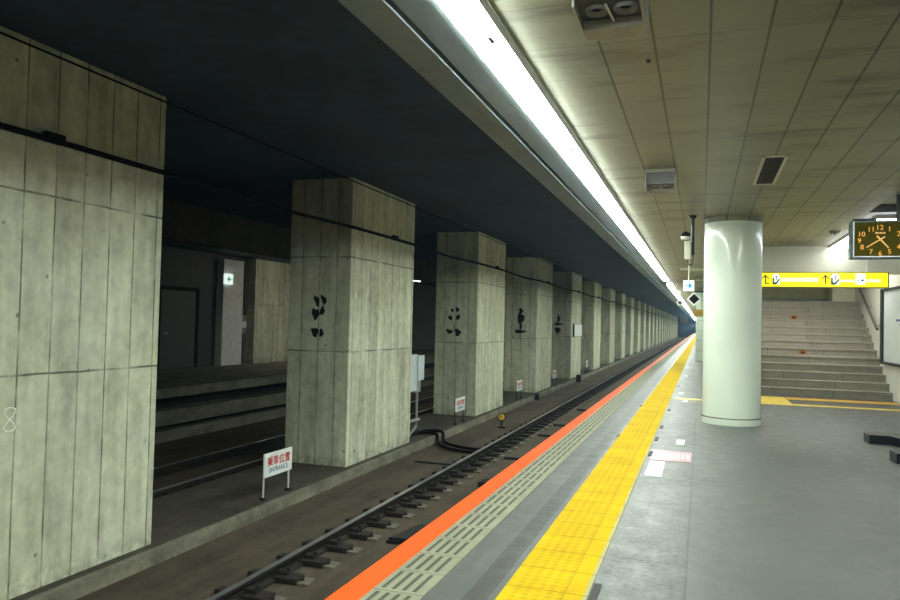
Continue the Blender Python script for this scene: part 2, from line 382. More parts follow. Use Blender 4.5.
k = t.ma('MULTIPLY', t.rng(t.noise(co, 1.0), 0.3, 0.7, 0.94, 1.04), t.ma('SUBTRACT', 1.0, t.ma('MULTIPLY', jj, 0.4)))
M['tilewall'] = t.out(t.mix(1.0, (0.66, 0.74, 0.62, 1), t.comb(k, k, k), 'MULTIPLY'), 0.35, 0, 0.45)

# ------------------------------------------------------------------ setting
EX = -1.88           # platform edge
ZC = 3.24            # platform ceiling
ZT = 3.87            # roof over the tracks
ZL = -0.95           # ledge the pillars stand on
ZB = -1.10           # track bed
Y0, Y1 = -14.0, 195.0
struct(MB().box((EX, Y0, -0.22), (6.2, Y1, 0.0)).build('floor_platform', M['floor']))
struct(MB().box((EX + 0.28, Y0, ZB - 0.2), (EX + 0.5, Y1, -0.22)).build('wall_platform_edge', M['ledge']))
struct(MB().box((-5.34, Y0, ZB - 0.2), (EX + 0.3, Y1, ZB)).build('floor_track_bed', M['bed']))
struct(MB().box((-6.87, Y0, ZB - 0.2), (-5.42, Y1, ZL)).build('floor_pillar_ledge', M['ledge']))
struct(MB().box((-5.42, Y0, ZB - 0.2), (-5.34, Y1, ZL + 0.004), 0.012).build('trim_1', M['kerb']))
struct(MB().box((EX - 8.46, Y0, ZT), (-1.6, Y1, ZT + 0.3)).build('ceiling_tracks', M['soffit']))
struct(MB().box((-1.13, Y0, ZC), (6.2, Y1, ZC + 0.3)).build('ceiling_platform', M['ceiling']))
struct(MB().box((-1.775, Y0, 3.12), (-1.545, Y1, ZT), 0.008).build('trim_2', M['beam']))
struct(MB().box((-1.545, Y0, 3.17), (-1.510, Y1, ZT)).build('trim_3', M['dark']))
struct(MB().prism([(-1.510, Y0, 3.130), (-1.318, Y0, 3.158), (-1.318, Y0, 3.236), (-1.12, Y0, 3.236), (-1.12, Y0, ZT), (-1.510, Y0, ZT)], (0, Y1 - Y0, 0)).build('trim_4', M['beam']))
# other side of the tracks: second bed, facing platform, its beams and its wall
struct(MB().box((-10.9, Y0, ZB - 0.2), (-6.87, Y1, ZB)).build('floor_far_track_bed', M['bed']))
struct(MB().box((-14.0, Y0, -0.20), (-10.33, Y1, 0.0)).build('floor_far_platform', M['oppbeam']))
struct(MB().box((-10.75, Y0, -0.76), (-10.33, Y1, -0.46)).build('trim_5', M['oppbeam']))
struct(MB().box((-10.75, Y0, ZB - 0.02), (-10.36, Y1, -0.88)).build('trim_6', M['oppbeam']))
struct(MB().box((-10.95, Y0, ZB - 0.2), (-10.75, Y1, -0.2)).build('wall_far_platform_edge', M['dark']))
struct(MB().box((-10.62, Y0, 3.07), (-10.33, Y1, ZT + 0.3)).build('trim_7', M['ledge']))
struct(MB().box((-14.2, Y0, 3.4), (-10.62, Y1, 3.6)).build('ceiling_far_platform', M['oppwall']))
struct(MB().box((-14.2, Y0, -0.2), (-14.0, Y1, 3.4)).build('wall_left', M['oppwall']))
# track end
struct(MB().box((-14.2, Y1, -1.3), (6.2, Y1 + 0.3, 4.2)).build('wall_end', M['dark']))
struct(MB().box((-5.3, Y1 - 0.6, 2.5), (-3.2, Y1, 3.86), 0.3).build('trim_8', M['cream']))
# side wall of the platform and the stair opening
struct(MB().box((3.95, 8.0, 0.0), (4.15, 24.6, 5.6)).build('wall_right', M['plaster']))
struct(MB().box((0.70, 16.8, 2.66), (3.95, 17.0, ZC), 0.0).build('wall_header', M['cream']))
struct(MB().box((0.42, 16.8, 0.0), (0.70, 24.6, ZC)).build('wall_stair_left', M['cream']))
struct(MB().box((0.42, 24.4, 2.45), (3.95, 24.6, 5.6)).build('wall_stair_top', M['olive']))
struct(MB().prism([(0.70, 17.0, 2.95), (0.70, 24.4, 5.0), (0.70, 24.4, 5.3), (0.70, 17.0, 3.24)], (3.25, 0, 0)).build('ceiling_stair', M['plaster']))
struct(MB().box((-0.24, 34.5, 0.0), (6.0, 34.8, ZC)).build('wall_far_tiled', M['tilewall']))
struct(MB().box((-0.24, 34.8, 0.0), (0.0, Y1, ZC)).build('wall_far_side', M['tilewall']))

# ------------------------------------------------------------------ platform edge strips
tag(MB().box((EX, Y0, 0.0), (-1.71, Y1, 0.006)).build('edge_line', M['orange']),
    'bright orange line painted along the platform edge above the track', 'edge line')
tag(MB().box((-1.71, Y0, 0.0), (-1.41, Y1, 0.006)).build('grooved_edge_strip', M['grooved']),
    'pale grey-green strip of grooved blocks beside the orange edge line', 'paving strip')
tag(MB().box((-1.035, Y0, 0.0), (-0.575, Y1, 0.007)).build('tactile_paving', M['tactile']),
    'wide yellow tactile paving running along the platform', 'tactile paving')
tag(MB().box((-0.5, 15.95, 0.0), (3.95, 16.22, 0.006)).build('tactile_line', M['tactile2']),
    'thin yellow tactile line crossing the floor in front of the stairs', 'tactile paving')
tag(MB().box((1.75, 17.25, 0.0), (3.9, 17.75, 0.006)).build('tactile_paving', M['tactile3']),
    'ochre tactile band at the foot of the stairs', 'tactile paving')
tag(MB().box((1.05, 16.23, 0.0), (1.74, 17.75, 0.006)).build('tactile_paving', M['tactile2']),
    'yellow square of tactile paving joining line and band beside the round column', 'tactile paving')
for i, (x, y, lab) in enumerate(((-0.545, 4.18, 'nearest the camera'), (-0.545, 8.97, 'beside the pink floor sticker'), (-0.545, 10.19, 'just past the pink floor sticker'),
                            (-0.540, 11.44, 'second past the pink floor sticker'), (-0.530, 13.83, 'third past the pink floor sticker'), (-0.53, 19.55, 'farthest from the camera'))):
    tag(MB().box((x - 0.022, y - 0.16, 0.0), (x + 0.022, y + 0.16, 0.008), 0.003).build('floor_marker', M['rubber']),
        'small black rubber marker on platform side of yellow paving, ' + lab, 'floor marker', 'black markers along the yellow paving')
for x, y, lab in ((-1.05, 10.23, 'nearer one'), (-1.05, 14.25, 'farther one')):
    tag(MB().box((x - 0.02, y - 0.12, 0.0), (x + 0.02, y + 0.12, 0.008), 0.003).build('floor_marker', M['rubber']),
        'small black marker on track side of yellow paving, ' + lab, 'floor marker', 'black markers along the yellow paving')
# floor stickers
st = thing('floor_sticker', (-0.31, 8.92, 0), 'pink floor sticker with white characters beside the yellow paving', 'floor sticker')
MB().box((-0.535, 8.57, 0.0), (-0.088, 9.27, 0.005)).build('sheet', M['pinktape'], st)
mb = MB()
for x0, x1 in ((-0.52, -0.44), (-0.425, -0.40), (-0.375, -0.30), (-0.285, -0.215), (-0.195, -0.17), (-0.15, -0.105)):
    w_ = x1 - x0
    mb.box((x0, 8.70, 0.005), (x0 + w_*0.38, 9.14, 0.0062)).box((x1 - w_*0.3, 8.68, 0.005), (x1, 9.16, 0.0062)).box((x0, 8.86, 0.005), (x1, 8.99, 0.0063))
mb.build('print', M['whitetape'], st)
st = thing('floor_sticker', (-0.44, 8.07, 0), 'pale blue floor sticker touching the pink one', 'floor sticker')
MB().box((-0.525, 7.64, 0.0), (-0.36, 8.51, 0.005)).build('sheet', M['bluetape'], st)
MB().box((-0.42, 7.86, 0.005), (-0.39, 8.32, 0.0062)).box((-0.46, 8.02, 0.005), (-0.44, 8.2, 0.0062)).build('print', M['pinktape'], st)
for x, y, lab in ((-0.24, 10.03, 'behind the pink sticker'), (-0.29, 15.6, 'beside the round column base'), (-0.42, 17.4, 'where the thin yellow tactile line meets the paving'), (-0.43, 23.6, 'farther along beside the yellow paving'), (-0.445, 28.3, 'farthest along beside the yellow paving')):
    tag(MB().box((x - 0.05, y - 0.22, 0.0), (x + 0.05, y + 0.22, 0.005)).build('floor_sticker', M['whitetape']),
        'small white floor sticker ' + lab, 'floor sticker', 'white floor stickers')

# ------------------------------------------------------------------ concrete pillars between the tracks
PX0, PX1, PL, PITCH = -6.69, -5.53, 2.81, 7.33
def pillar_mesh():
    return MB().box((PX0, 0, ZL), (PX1, PL, ZT), 0.012)
where = ['nearest one, with a chalk figure on its face', 'behind the big white entrance sign', 'with yellow round marker in front of it', 'with tree-shaped soot mark on its side', 'carrying the white plate']
pillars = []
base = None
for i in range(26):
    y = 10.98 + PITCH * (i - 1)
    if y + PL > Y1: break
    if base is None:
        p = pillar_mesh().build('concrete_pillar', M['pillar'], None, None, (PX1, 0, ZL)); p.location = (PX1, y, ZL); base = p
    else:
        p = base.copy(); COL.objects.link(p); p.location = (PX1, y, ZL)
    lab = 'concrete pillar between the tracks, ' + (where[i] if i < len(where) else ORD[i] + ' from the near end of the row')
    tag(p, lab, 'pillar', 'concrete pillars between the tracks'); pillars.append(p)
def blob(mb, cx, cz, rx, rz, rot, y):
    pts = []
    for k in range(18):
        a = 2*pi*k/18; q = 1 + 0.18*sin(3*a + cx*9) + 0.10*sin(5*a + cz*7)
        ax, az = 0.8*rx*q*cos(a), 0.78*rz*q*sin(a)
        pts.append((cx + ax*cos(rot) - az*sin(rot), y, cz + ax*sin(rot) + az*cos(rot)))
    mb.prism(pts, (0, -0.004, 0))
def soot(i, shapes):
    y = pillars[i].location.y
    for sh in shapes:
        mb = MB(); blob(mb, *sh, y); mb.build('soot_mark', M['soot'], pillars[i])
soot(1, [(-6.15, 1.80, 0.055, 0.12, 0.4), (-6.02, 1.82, 0.055, 0.11, 0.5), (-6.17, 1.58, 0.085, 0.12, 0.2), (-6.045, 1.63, 0.055, 0.10, -0.3), (-6.17, 1.27, 0.085, 0.10, 0.3), (-6.05, 1.26, 0.05, 0.09, 0.0)])
soot(2, [(-6.22, 1.80, 0.05, 0.06, 0.2), (-6.08, 1.82, 0.055, 0.09, 0.5), (-6.27, 1.60, 0.065, 0.09, 0.6), (-6.06, 1.62, 0.06, 0.11, -0.5), (-6.16, 1.38, 0.010, 0.16, 0.0), (-6.29, 1.24, 0.12, 0.07, -0.3), (-6.06, 1.22, 0.10, 0.13, 0.3)])
soot(3, [(-6.12, 1.93, 0.09, 0.15, 0.0), (-6.12, 1.68, 0.16, 0.24, 0.0), (-6.12, 1.42, 0.06, 0.26, 0.0), (-6.14, 1.20, 0.26, 0.08, 0.0)])
soot(4, [(-6.12, 1.74, 0.07, 0.25, 0.0), (-6.12, 1.50, 0.24, 0.07, 0.0), (-6.15, 1.22, 0.16, 0.18, 0.2)])
# chalk figure eight on the first pillar
pts = [(PX1 + 0.003, 4.69 + 0.055*sin(2*pi*k/32*2)*(1.0), 0.585 + 0.10*cos(2*pi*k/32)) for k in range(32)] 
MB().tube(pts + [pts[0]], 0.006, 6).build('chalk_mark', M['chalk'], pillars[0])

# cables strung along the pillar faces, with one clamp on each near pillar
cab = thing('cable', (PX1 + 0.03, 0, 3.03), 'black cable strung along the upper pillar faces', 'cable')
path = []
for i in range(26):
    y = pillars[i].location.y if i < len(pillars) else Y1
    path += [(PX1 + 0.035, y, 3.03), (PX1 + 0.035, y + PL*0.5, 3.035), (PX1 + 0.035, min(y + PL, Y1 - 0.1), 3.03)]
    if i < 25: path.append((PX1 + 0.035, min(y + PL + 2.2, Y1 - 0.05), 2.99))
path = [p for k, p in enumerate(path) if k == 0 or p[1] > path[k-1][1] + 0.01]
MB().tube(path, 0.028, 8).build('cable_run', M['cableblack'], cab)
for i in range(8):
    y = pillars[i].location.y + PL * (0.62 if i else 0.80) - (0.9 if i == 0 else 0)
    MB().box((PX1, y - 0.10, 3.01), (PX1 + 0.07, y + 0.10, 3.10), 0.01).build('clamp', M['cableblack'], cab)
tag(MB().tube([(PX1 + 0.02, 3.7, 3.80), (PX1 + 0.02, Y1 - 0.2, 3.80)], 0.010, 6).build('cable', M['cableblack']),
    'thin dark wire along the pillar tops just under the tunnel roof', 'cable')

# ------------------------------------------------------------------ rails
def rail(x, label, clips):
    r = thing('rail', (x, 0, ZB), label, 'rail')
    prof = [(-0.065, ZB+0.012), (0.065, ZB+0.012), (0.06, ZB+0.028), (0.012, ZB+0.045), (0.010, ZB+0.105), (0.034, ZB+0.120), (0.034, ZB+0.150), (-0.034, ZB+0.150), (-0.034, ZB+0.120), (-0.010, ZB+0.105), (-0.012, ZB+0.045), (-0.06, ZB+0.028)]
    MB().prism([(x + a, Y0, z) for a, z in prof], (0, Y1 - Y0 - 0.1, 0)).build('rail_body', M['railside'], r)
    MB().box((x - 0.031, Y0, ZB+0.150), (x + 0.031, Y1 - 0.1, ZB+0.157), 0.003).build('rail_head', M['railtop'], r)
    if clips:
        pm = cm = None
        for k in range(clips):
            y = 4.85 + 0.533 * k
            if pm is None:
                pm = MB().box((x + 0.16, -0.09, ZB - 0.0), (x + 0.40, 0.09, ZB + 0.022), 0.006).build('rail_seat', M['pad'], r, None, (x, 0, ZB)); pm.location = (0, y, 0)
                mb = MB().box((x + 0.02, -0.115, ZB), (x + 0.285, 0.075, ZB + 0.06), 0.012)
                mb.box((x + 0.03, -0.05, ZB + 0.04), (x + 0.15, 0.05, ZB + 0.10), 0.012)
                mb.tube([(x + 0.14, 0.0, ZB + 0.03), (x + 0.14, 0.0, ZB + 0.125)], 0.018, 8)
                mb.tube([(x + 0.24, 0.04, ZB + 0.04), (x + 0.31, -0.01, ZB + 0.035), (x + 0.23, -0.06, ZB + 0.04)], 0.016, 6)
                mb.box((x - 0.30, -0.06, ZB), (x - 0.03, 0.06, ZB + 0.05), 0.012)
                cm = mb.build('rail_clip', M['clip'], r, None, (x, 0, ZB)); cm.location = (0, y, 0)
            else:
                for src in (pm, cm):
                    if src is pm and k > 70: continue
                    c = src.copy(); COL.objects.link(c); c.parent = r; c.location = (0, y, 0)
    if clips > 90:                                                  # the fastenings too far away to tell apart
        mb = MB(); y = 4.85 + 0.533 * clips
        while y < 185:
            mb.box((x + 0.02, y - 0.115, ZB), (x + 0.285, y + 0.075, ZB + 0.06)); mb.box((x - 0.30, y - 0.06, ZB), (x - 0.03, y + 0.06, ZB + 0.05)); y += 0.533
        o = mb.build('rail_clip', M['clip'], r); o['kind'] = 'stuff'
    return r
rail(-3.98, 'dark rail with polished head and clip fastenings beside the orange platform edge', 96)
rail(-2.91, 'dark rail closest under the platform edge, mostly hidden by it', 0)
rail(-8.22, 'dark rail on the far track beyond the pillars, farther one', 0)
rail(-7.15, 'dark rail on the far track just beyond the pillars', 40)
# cables and bars crossing the bed
for k, (y, lab, n) in enumerate(((13.70, 'nearest of the bars', 1), (16.8, 'second of the bars', 1), (18.7, 'third of the bars', 1), (22.4, 'farthest of the bars', 1))):
    tag(MB().box((-3.54, y - 0.06, ZB), (-3.0, y + 0.06, ZB + 0.05), 0.012).build('crossing_bar', M['rubber']),
        'black bar across the track bed between rail and platform, ' + lab, 'bar', 'black bars across the track bed')
tag(MB().box((-4.95, 12.62, ZB), (-4.2, 12.69, ZB + 0.03), 0.006).build('crossing_bar', M['rubber']), 'short black bar lying on the bed between ledge and rail, below the cables', 'bar', 'black bars across the track bed')
mb = MB().prism([(-3.42, 7.95, ZB), (-3.30, 8.62, ZB), (-3.02, 8.72, ZB), (-3.02, 8.0, ZB)], (0, 0, 0.07))
mb.prism([(-3.44, 7.93, ZB), (-3.43, 8.02, ZB), (-3.30, 8.02, ZB), (-3.30, 7.93, ZB)], (0, 0, 0.04))
tag(mb.build('junction_box', M['black']), 'low black box on the track bed beside the orange edge', 'box')
tag(MB().box((-3.3, 11.15, ZB), (-3.02, 11.5, ZB + 0.09), 0.02).build('junction_box', M['black']), 'smaller black box on the track bed, farther along the orange edge', 'box')

# ------------------------------------------------------------------ entrance signs on the ledge
def entrance_sign(y, label, legmat, w=0.70, z0=-0.655, z1=-0.335):
    x = -5.51
    s = thing('entrance_sign', (x, y + w/2, ZL), label, 'sign', 'entrance signs on the ledge')
    MB().box((x - 0.012, y, z0), (x + 0.012, y + w, z1), 0.006).build('panel', M['signwhite'], s)
    for q in (0.035, w - 0.035):
        lg = MB().tube([(x - 0.02, y + q, ZL + 0.03), (x - 0.02, y + q, z1 - 0.02)], 0.013, 8).build('leg', legmat, s)
        MB().box((x - 0.06, y + q - 0.03, ZL), (x + 0.02, y + q + 0.03, ZL + 0.035), 0.006).build('foot', M['rubber'], lg)
    tx = text('lettering', '乗車位置', 0.138, M['red'], (x + 0.0135, y + w/2, z1 - 0.115), '+X', s, 0.0012, 1.05, 0.0015); tx['label'] = 'red characters'
    tx = text('lettering', 'ENTRANCE', 0.088, M['blueletter'], (x + 0.0135, y + w/2, z0 + 0.085), '+X', s, 0.0012, 1.05); tx['label'] = 'blue-grey latin letters'
    return s
entrance_sign(8.535, 'white entrance sign on thin legs with red characters, nearest and largest', M['whitepaint'])
entrance_sign(16.61, 'white entrance sign on dark legs, beside the yellow round marker', M['black'])
entrance_sign(22.74, 'small white entrance sign before the pillar with the tree-shaped soot mark', M['black'])
entrance_sign(28.68, 'small white entrance sign before the pillar with the white plate', M['black'])
entrance_sign(37.4, 'tiny white entrance sign farthest along the ledge', M['black'])
# white plate standing off the fifth pillar
s = thing('pillar_plate', (-5.5, 34.2, 1.2), 'white square plate on the face of a concrete pillar', 'sign')
MB().box((-5.47, 33.42, 0.95), (-5.44, 35.45, 1.50), 0.006).build('plate', M['signwhite'], s)
MB().box((-5.53, 33.38, 0.92), (-5.47, 35.5, 1.53), 0.004).build('frame', M['signframe'], s)
# round yellow marker on the bed
s = thing('track_marker', (-4.65, 17.65, ZB), 'small yellow round marker on a black stem beside the track', 'marker')
MB().box((-4.72, 17.60, ZB), (-4.54, 17.76, ZB + 0.05), 0.01).build('base', M['black'], s)
MB().tube([(-4.65, 17.67, ZB + 0.04), (-4.65, 17.67, ZB + 0.2)], 0.025, 8).build('stem', M['black'], s)
MB().disc((-4.65, 17.665, ZB + 0.27), 0.10, (0.25, -1, 0), 0.02).build('rim', M['black'], s)
d_ = MB().disc((-4.645, 17.645, ZB + 0.27), 0.077, (0.25, -1, 0), 0.006).build('disc', M['yellowpaint'], s)
MB().box((-4.675, 17.630, ZB + 0.235), (-4.661, 17.639, ZB + 0.31)).box((-4.675, 17.630, ZB + 0.296), (-4.630, 17.639, ZB + 0.31)).box((-4.640, 17.630, ZB + 0.25), (-4.626, 17.639, ZB + 0.30)).build('figure', M['black'], s)
tag(MB().box((-5.33, 24.6, ZB), (-5.2, 24.85, ZB + 0.22), 0.02).build('kerb_box', M['black']), 'small black box against the ledge kerb, nearer one', 'box')
tag(MB().box((-5.33, 33.3, ZB), (-5.12, 33.65, ZB + 0.33), 0.02).build('kerb_box', M['black']), 'small black box against the ledge kerb, farther one', 'box')

# ------------------------------------------------------------------ electrical cabinet behind the second pillar and its cables
s = thing('electrical_cabinet', (-5.7, 14.2, ZL), 'pale grey electrical cabinet beyond the second pillar with pipes to the ledge', 'cabinet')
MB().box((-5.98, 13.93, 0.04), (-5.60, 14.30, 0.80), 0.015).build('cabinet_body', M['greybox'], s)
b2 = MB().box((-5.98, 14.36, 0.24), (-5.60, 14.72, 0.77), 0.015).build('cabinet_body', M['greybox'], s)
MB().box((-5.95, 14.28, 0.0), (-5.63, 14.60, 0.24), 0.015).build('terminal_box', M['greyplastic'], s)
MB().box((-5.85, 13.79, 0.15), (-5.72, 13.95, 0.70)).box((-5.85, 14.29, 0.4), (-5.72, 14.37, 0.66)).build('bracket', M['steel'], s)
for x, y, zt in ((-5.66, 14.0, 0.05), (-5.70, 14.08, 0.05), (-5.66, 14.46, 0.0)):
    pth = [(x, y, zt), (x, y, -0.55), (x + 0.0, y - 0.02, -0.72), (x - 0.05, 14.05, ZL + 0.01)] if y > 14.3 else [(x, y, zt), (x, y, ZL + 0.0)]
    MB().tube(pth, 0.028, 10).build('conduit', M['greyplastic'], s)
MB().box((-5.69, 13.94, -0.60), (-5.61, 14.56, -0.55), 0.01).build('conduit_clamp', M['greyplastic'], s)
def smoothpath(pts, n=8):
    out = []; P = [Vector(p) for p in pts]; P = [P[0]] + P + [P[-1]]
    for i in range(1, len(P) - 2):
        for k in range(n):
            u = k / n; a, b, c, d = P[i-1], P[i], P[i+1], P[i+2]
            out.append(0.5 * ((2*b) + (c - a)*u + (2*a - 5*b + 4*c - d)*u*u + (3*b - a - 3*c + d)*u**3))
    out.append(P[-2]); return out
for dx, dy, lab in ((0, 0, 'nearer of the two'), (0.16, 0.36, 'farther of the two')):
    pts = [(-5.80, 14.15 + dy, ZL + 0.05), (-5.70, 14.75 + dy, ZL + 0.045), (-5.45, 14.85 + dy, ZL + 0.05), (-5.33, 14.85 + dy, ZL + 0.02), (-5.26, 14.72 + dy, ZB + 0.06), (-5.05, 14.3 + dy, ZB + 0.045), (-4.6, 13.95 + dy, ZB + 0.045), (-4.08, 13.82 + dy, ZB + 0.045)]
    tag(MB().tube(smoothpath(pts), 0.032, 8).build('cable', M['cableblack'], None, True), 'thick black cable from grey cabinet over the ledge to the rail, ' + lab, 'cable', 'thick cables to the rail')

# ------------------------------------------------------------------ far platform across the tracks
struct(MB().box((-13.998, 18.81, 0.0), (-13.75, 19.83, 3.25)).build('wall_far_white_bay', M['whitepaint']))
p = MB().box((-13.998, 20.27, 0.0), (-13.6, 22.4, 3.38), 0.01).build('concrete_pillar', M['pillar'], None, None, (-13.998, 20.27, 0))
tag(p, 'wide concrete pillar standing on the far platform beyond the tracks', 'pillar')
s = thing('exit_sign', (-13.7, 18.98, 2.66), 'small lit white sign with green left arrow on the far platform', 'sign')
MB().box((-13.75, 18.80, 2.48), (-13.66, 19.16, 2.80), 0.01).build('case', M['exitlit'], s)
MB().box((-13.66, 18.96, 2.625), (-13.652, 19.10, 2.655)).prism([(-13.66, 18.85, 2.64), (-13.66, 18.97, 2.73), (-13.66, 18.97, 2.55)], (0.008, 0, 0)).build('arrow', M['greenlit'], s)
s = thing('notice_box', (-13.9, 20.05, 1.0), 'small grey wall box between white bay and pillar on the far platform', 'box')
MB().box((-13.998, 19.88, 0.95), (-13.85, 20.24, 1.55), 0.01).build('box_body', M['greyplastic'], s)
MB().box((-13.85, 19.92, 1.15), (-13.845, 20.2, 1.35)).build('plate', M['whitepaint'], s)
d = thing('steel_door', (-14.0, 17.1, 0.0), 'dark grey steel door in the wall of the far platform', 'door')
MB().box((-13.998, 16.3, 0.0), (-13.93, 17.8, 2.2), 0.006).build('door_leaf', flat('dark green grey door', (0.075, 0.085, 0.085, 1), 0.5), d)
MB().box((-13.998, 16.2, 0.0), (-13.90, 16.3, 2.3)).box((-13.998, 17.8, 0.0), (-13.90, 17.9, 2.3)).box((-13.998, 16.2, 2.2), (-13.90, 17.9, 2.3)).build('door_frame', M['dark'], d)
MB().tube([(-13.90, 16.42, 1.0), (-13.86, 16.42, 1.0), (-13.86, 16.55, 1.0)], 0.015, 8).build('handle', M['steel'], d)
for y, lab in ((20.3, 'hidden lamp lighting the white bay and pillar'), (27.3, 'lamp seen as a bright spot between two concrete pillars')):
    s = thing('ceiling_lamp', (-11.1, y + 0.6, 3.4), 'fluorescent lamp over the far platform, ' + lab, 'lamp')
    MB().box((-11.25, y, 3.22), (-10.95, y + 1.25, 3.4)).build('housing', M['whitepaint'], s)
    MB().box((-11.2, y + 0.03, 3.14), (-11.0, y + 1.22, 3.22), 0.01).build('diffuser', M['lampdim'], s)

# ------------------------------------------------------------------ strip lights above the platform edge
LX0, LX1, LZ0, LZ1 = -1.315, -1.120, 3.15, 3.236
cuts = [-13.0, -9.6, -6.2, -2.8, 0.6, 4.0, 6.75, 10.3, 13.35, 16.4, 19.45, 22.5, 25.0, 27.6]
segs = list(zip(cuts, cuts[1:]))
y = 30.5
while y < 190: segs.append((y, min(y + 4.6, 190))); y += 4.62 if len(segs) != 17 else 6.0
lampbase = None
for n, (a, b) in enumerate(segs):
    vis = n - 4
    if vis < 0: lab = 'strip light behind the viewpoint, ' + ORD[-1 - vis] + ' back along the row'
    else: lab = 'white strip light above the platform edge, ' + ORD[min(vis, 25)] + ' in the row from the near end'
    if vis > 25: lab = 'white strip light above the platform edge, far end of the row'
    s = thing('strip_light', ((LX0 + LX1)/2, a, LZ1), lab, 'lamp', 'strip lights above the platform edge')
    MB().box((LX0 + 0.005, a + 0.005, LZ0 + 0.075), (LX1 - 0.005, b - 0.005, LZ1)).box((LX1 + 0.001, a + 0.0005, LZ0 + 0.017), (LX1 + 0.005, b - 0.0005, LZ1)).build('housing', M['whitepaint'], s)  # thin right-hand plate added to keep lamp light off the ceiling
    mb = MB(); q = max(1, int((b - a) / 1.2))
    for k in range(q):
        mb.box((LX0, a + 0.012 + (b-a-0.024)*k/q, LZ0), (LX1, a + 0.012 + (b-a-0.024)*(k+1)/q, LZ0 + 0.075))
    mb.build('diffuser', M['lamp'], s)
    if n < 12:
        mb = MB().box((LX0 + 0.125, a + 0.0, LZ0 - 0.016), (LX0 + 0.155, a + 0.10, LZ0), 0.006)
        mb.build('lamp_holder', M['greyplastic'], s)
        MB().box((LX0 + 0.06, a + 0.02, LZ0 - 0.010), (LX0 + 0.075, a + 0.08, LZ0), 0.004).build('lamp_holder', M['greyplastic'], s)

# lamp by the stairs
s = thing('ceiling_lamp', (2.61, 14.6, ZC), 'violet-white fluorescent lamp on the ceiling before the stairs, behind the clock', 'lamp')
MB().box((2.46, 12.45, 3.19), (2.76, 16.78, ZC)).build('housing', M['whitepaint'], s)
mb = MB()
for k in range(4): mb.box((2.475, 12.48 + 1.07*k, 3.14), (2.745, 12.48 + 1.07*(k+1), 3.19))
mb.build('diffuser', M['lamp2'], s)
for y, lab in ((4.6, 'over the right side of the platform, outside the frame'), (-4.5, 'over the right side of the platform, behind the viewpoint')):
    s = thing('ceiling_lamp', (2.61, y + 2, ZC), 'white fluorescent lamp on the ceiling ' + lab, 'lamp')
    MB().box((2.46, y, 3.19), (2.76, y + 4.3, ZC)).build('housing', M['whitepaint'], s)
    mb = MB()
    for k in range(4): mb.box((2.475, y + 0.03 + 1.06*k, 3.14), (2.745, y + 0.03 + 1.06*(k+1), 3.19))
    mb.build('diffuser', M['lamp3'], s)
s = thing('ceiling_lamp', (2.4, 18.7, 3.45), 'lamp under the sloping stair ceiling, hidden behind the yellow sign', 'lamp')
MB().box((1.0, 18.5, 3.30), (3.6, 18.9, 3.44)).build('housing', M['whitepaint'], s)
MB().box((1.05, 18.52, 3.13), (3.55, 18.88, 3.30)).build('diffuser', M['lampstair'], s)

# ------------------------------------------------------------------ round column
s = thing('round_column', (0.46, 12.49, 0), 'thick round white painted column standing on the platform', 'column')
MB().lathe([(0.433, 0.115), (0.433, 3.16)], 96, (0.46, 12.49, 0)).build('shaft', M['column'], s, True)
MB().lathe([(0.445, 0.0), (0.445, 0.10), (0.433, 0.115)], 96, (0.46, 12.49, 0)).build('base_ring', M['column'], s, True)
MB().lathe([(0.446, 0.098), (0.446, 0.112)], 96, (0.46, 12.49, 0)).build('seam', M['ventslat'], s, True)
MB().lathe([(0.433, 3.16), (0.437, 3.165), (0.437, 3.239)], 96, (0.46, 12.49, 0)).build('top_ring', M['ceiling'], s, True)

# ------------------------------------------------------------------ stairs
RISE, TREAD, SY = 0.175, 0.31, 18.2
s = thing('staircase', (2.3, SY, 0), 'wide worn stone staircase climbing behind the round column', 'stairs')
for k in range(13):
    y = SY + TREAD * k; yb = SY + TREAD * (k + 1) if k < 12 else 24.4
    mb = MB().box((0.70, y + 0.02, RISE*k), (3.94, yb + 0.02, RISE*(k+1) - 0.035))
    mb.box((0.70, y, RISE*(k+1) - 0.035), (3.94, yb + 0.02, RISE*(k+1)), 0.006)
    mb.build('step', M['stair'], s, None, (0.7, y, RISE*k))
for k, x, lab in ((5, 2.345, 'lower one'), (10, 2.31, 'upper one')):
    z = RISE*k + 0.075; y = SY + TREAD*k + 0.018
    st = thing('step_sticker', (x, y, z), 'orange-brown oval sticker with dark mark on a stair riser, ' + lab, 'sticker', 'stickers on the stair risers')
    MB().disc((x, y, z), 0.105, (0, -1, 0), 0.004, 20, 0.055).build('sheet', M['orangepatch'], st)
    MB().prism([(x - 0.06, y - 0.004, z - 0.01), (x, y - 0.004, z - 0.035), (x + 0.06, y - 0.004, z - 0.01), (x + 0.03, y - 0.004, z + 0.02), (x - 0.03, y - 0.004, z + 0.02)], (0, -0.002, 0)).build('print', M['soot'], st)
struct(MB().box((3.38, 22.4, 13*RISE), (3.94, 23.0, 13*RISE + 0.52)).build('trim_9', M['cream']))
h = thing('handrail', (3.8, 19.5, 1.5), 'steel handrail on the wall at the right side of the stairs', 'handrail')
MB().tube([(3.82, SY + 0.93, 1.55), (3.82, SY + 1.0, 1.575), (3.82, SY + 13*TREAD, 0.70 + 14*RISE), (3.82, 24.0, 0.73 + 14*RISE)], 0.032, 12).build('rail_bar', M['railsteel'], h, True)
for k in (4, 7, 10, 13):
    y = SY + TREAD*k; z = 1.09 + (2.06/(13*TREAD))*(TREAD*k)
    MB().tube([(3.82, y, z - 0.02), (3.82, y, z - 0.07), (3.95, y, z - 0.09)], 0.01, 8).build('bracket', M['steel'], h)

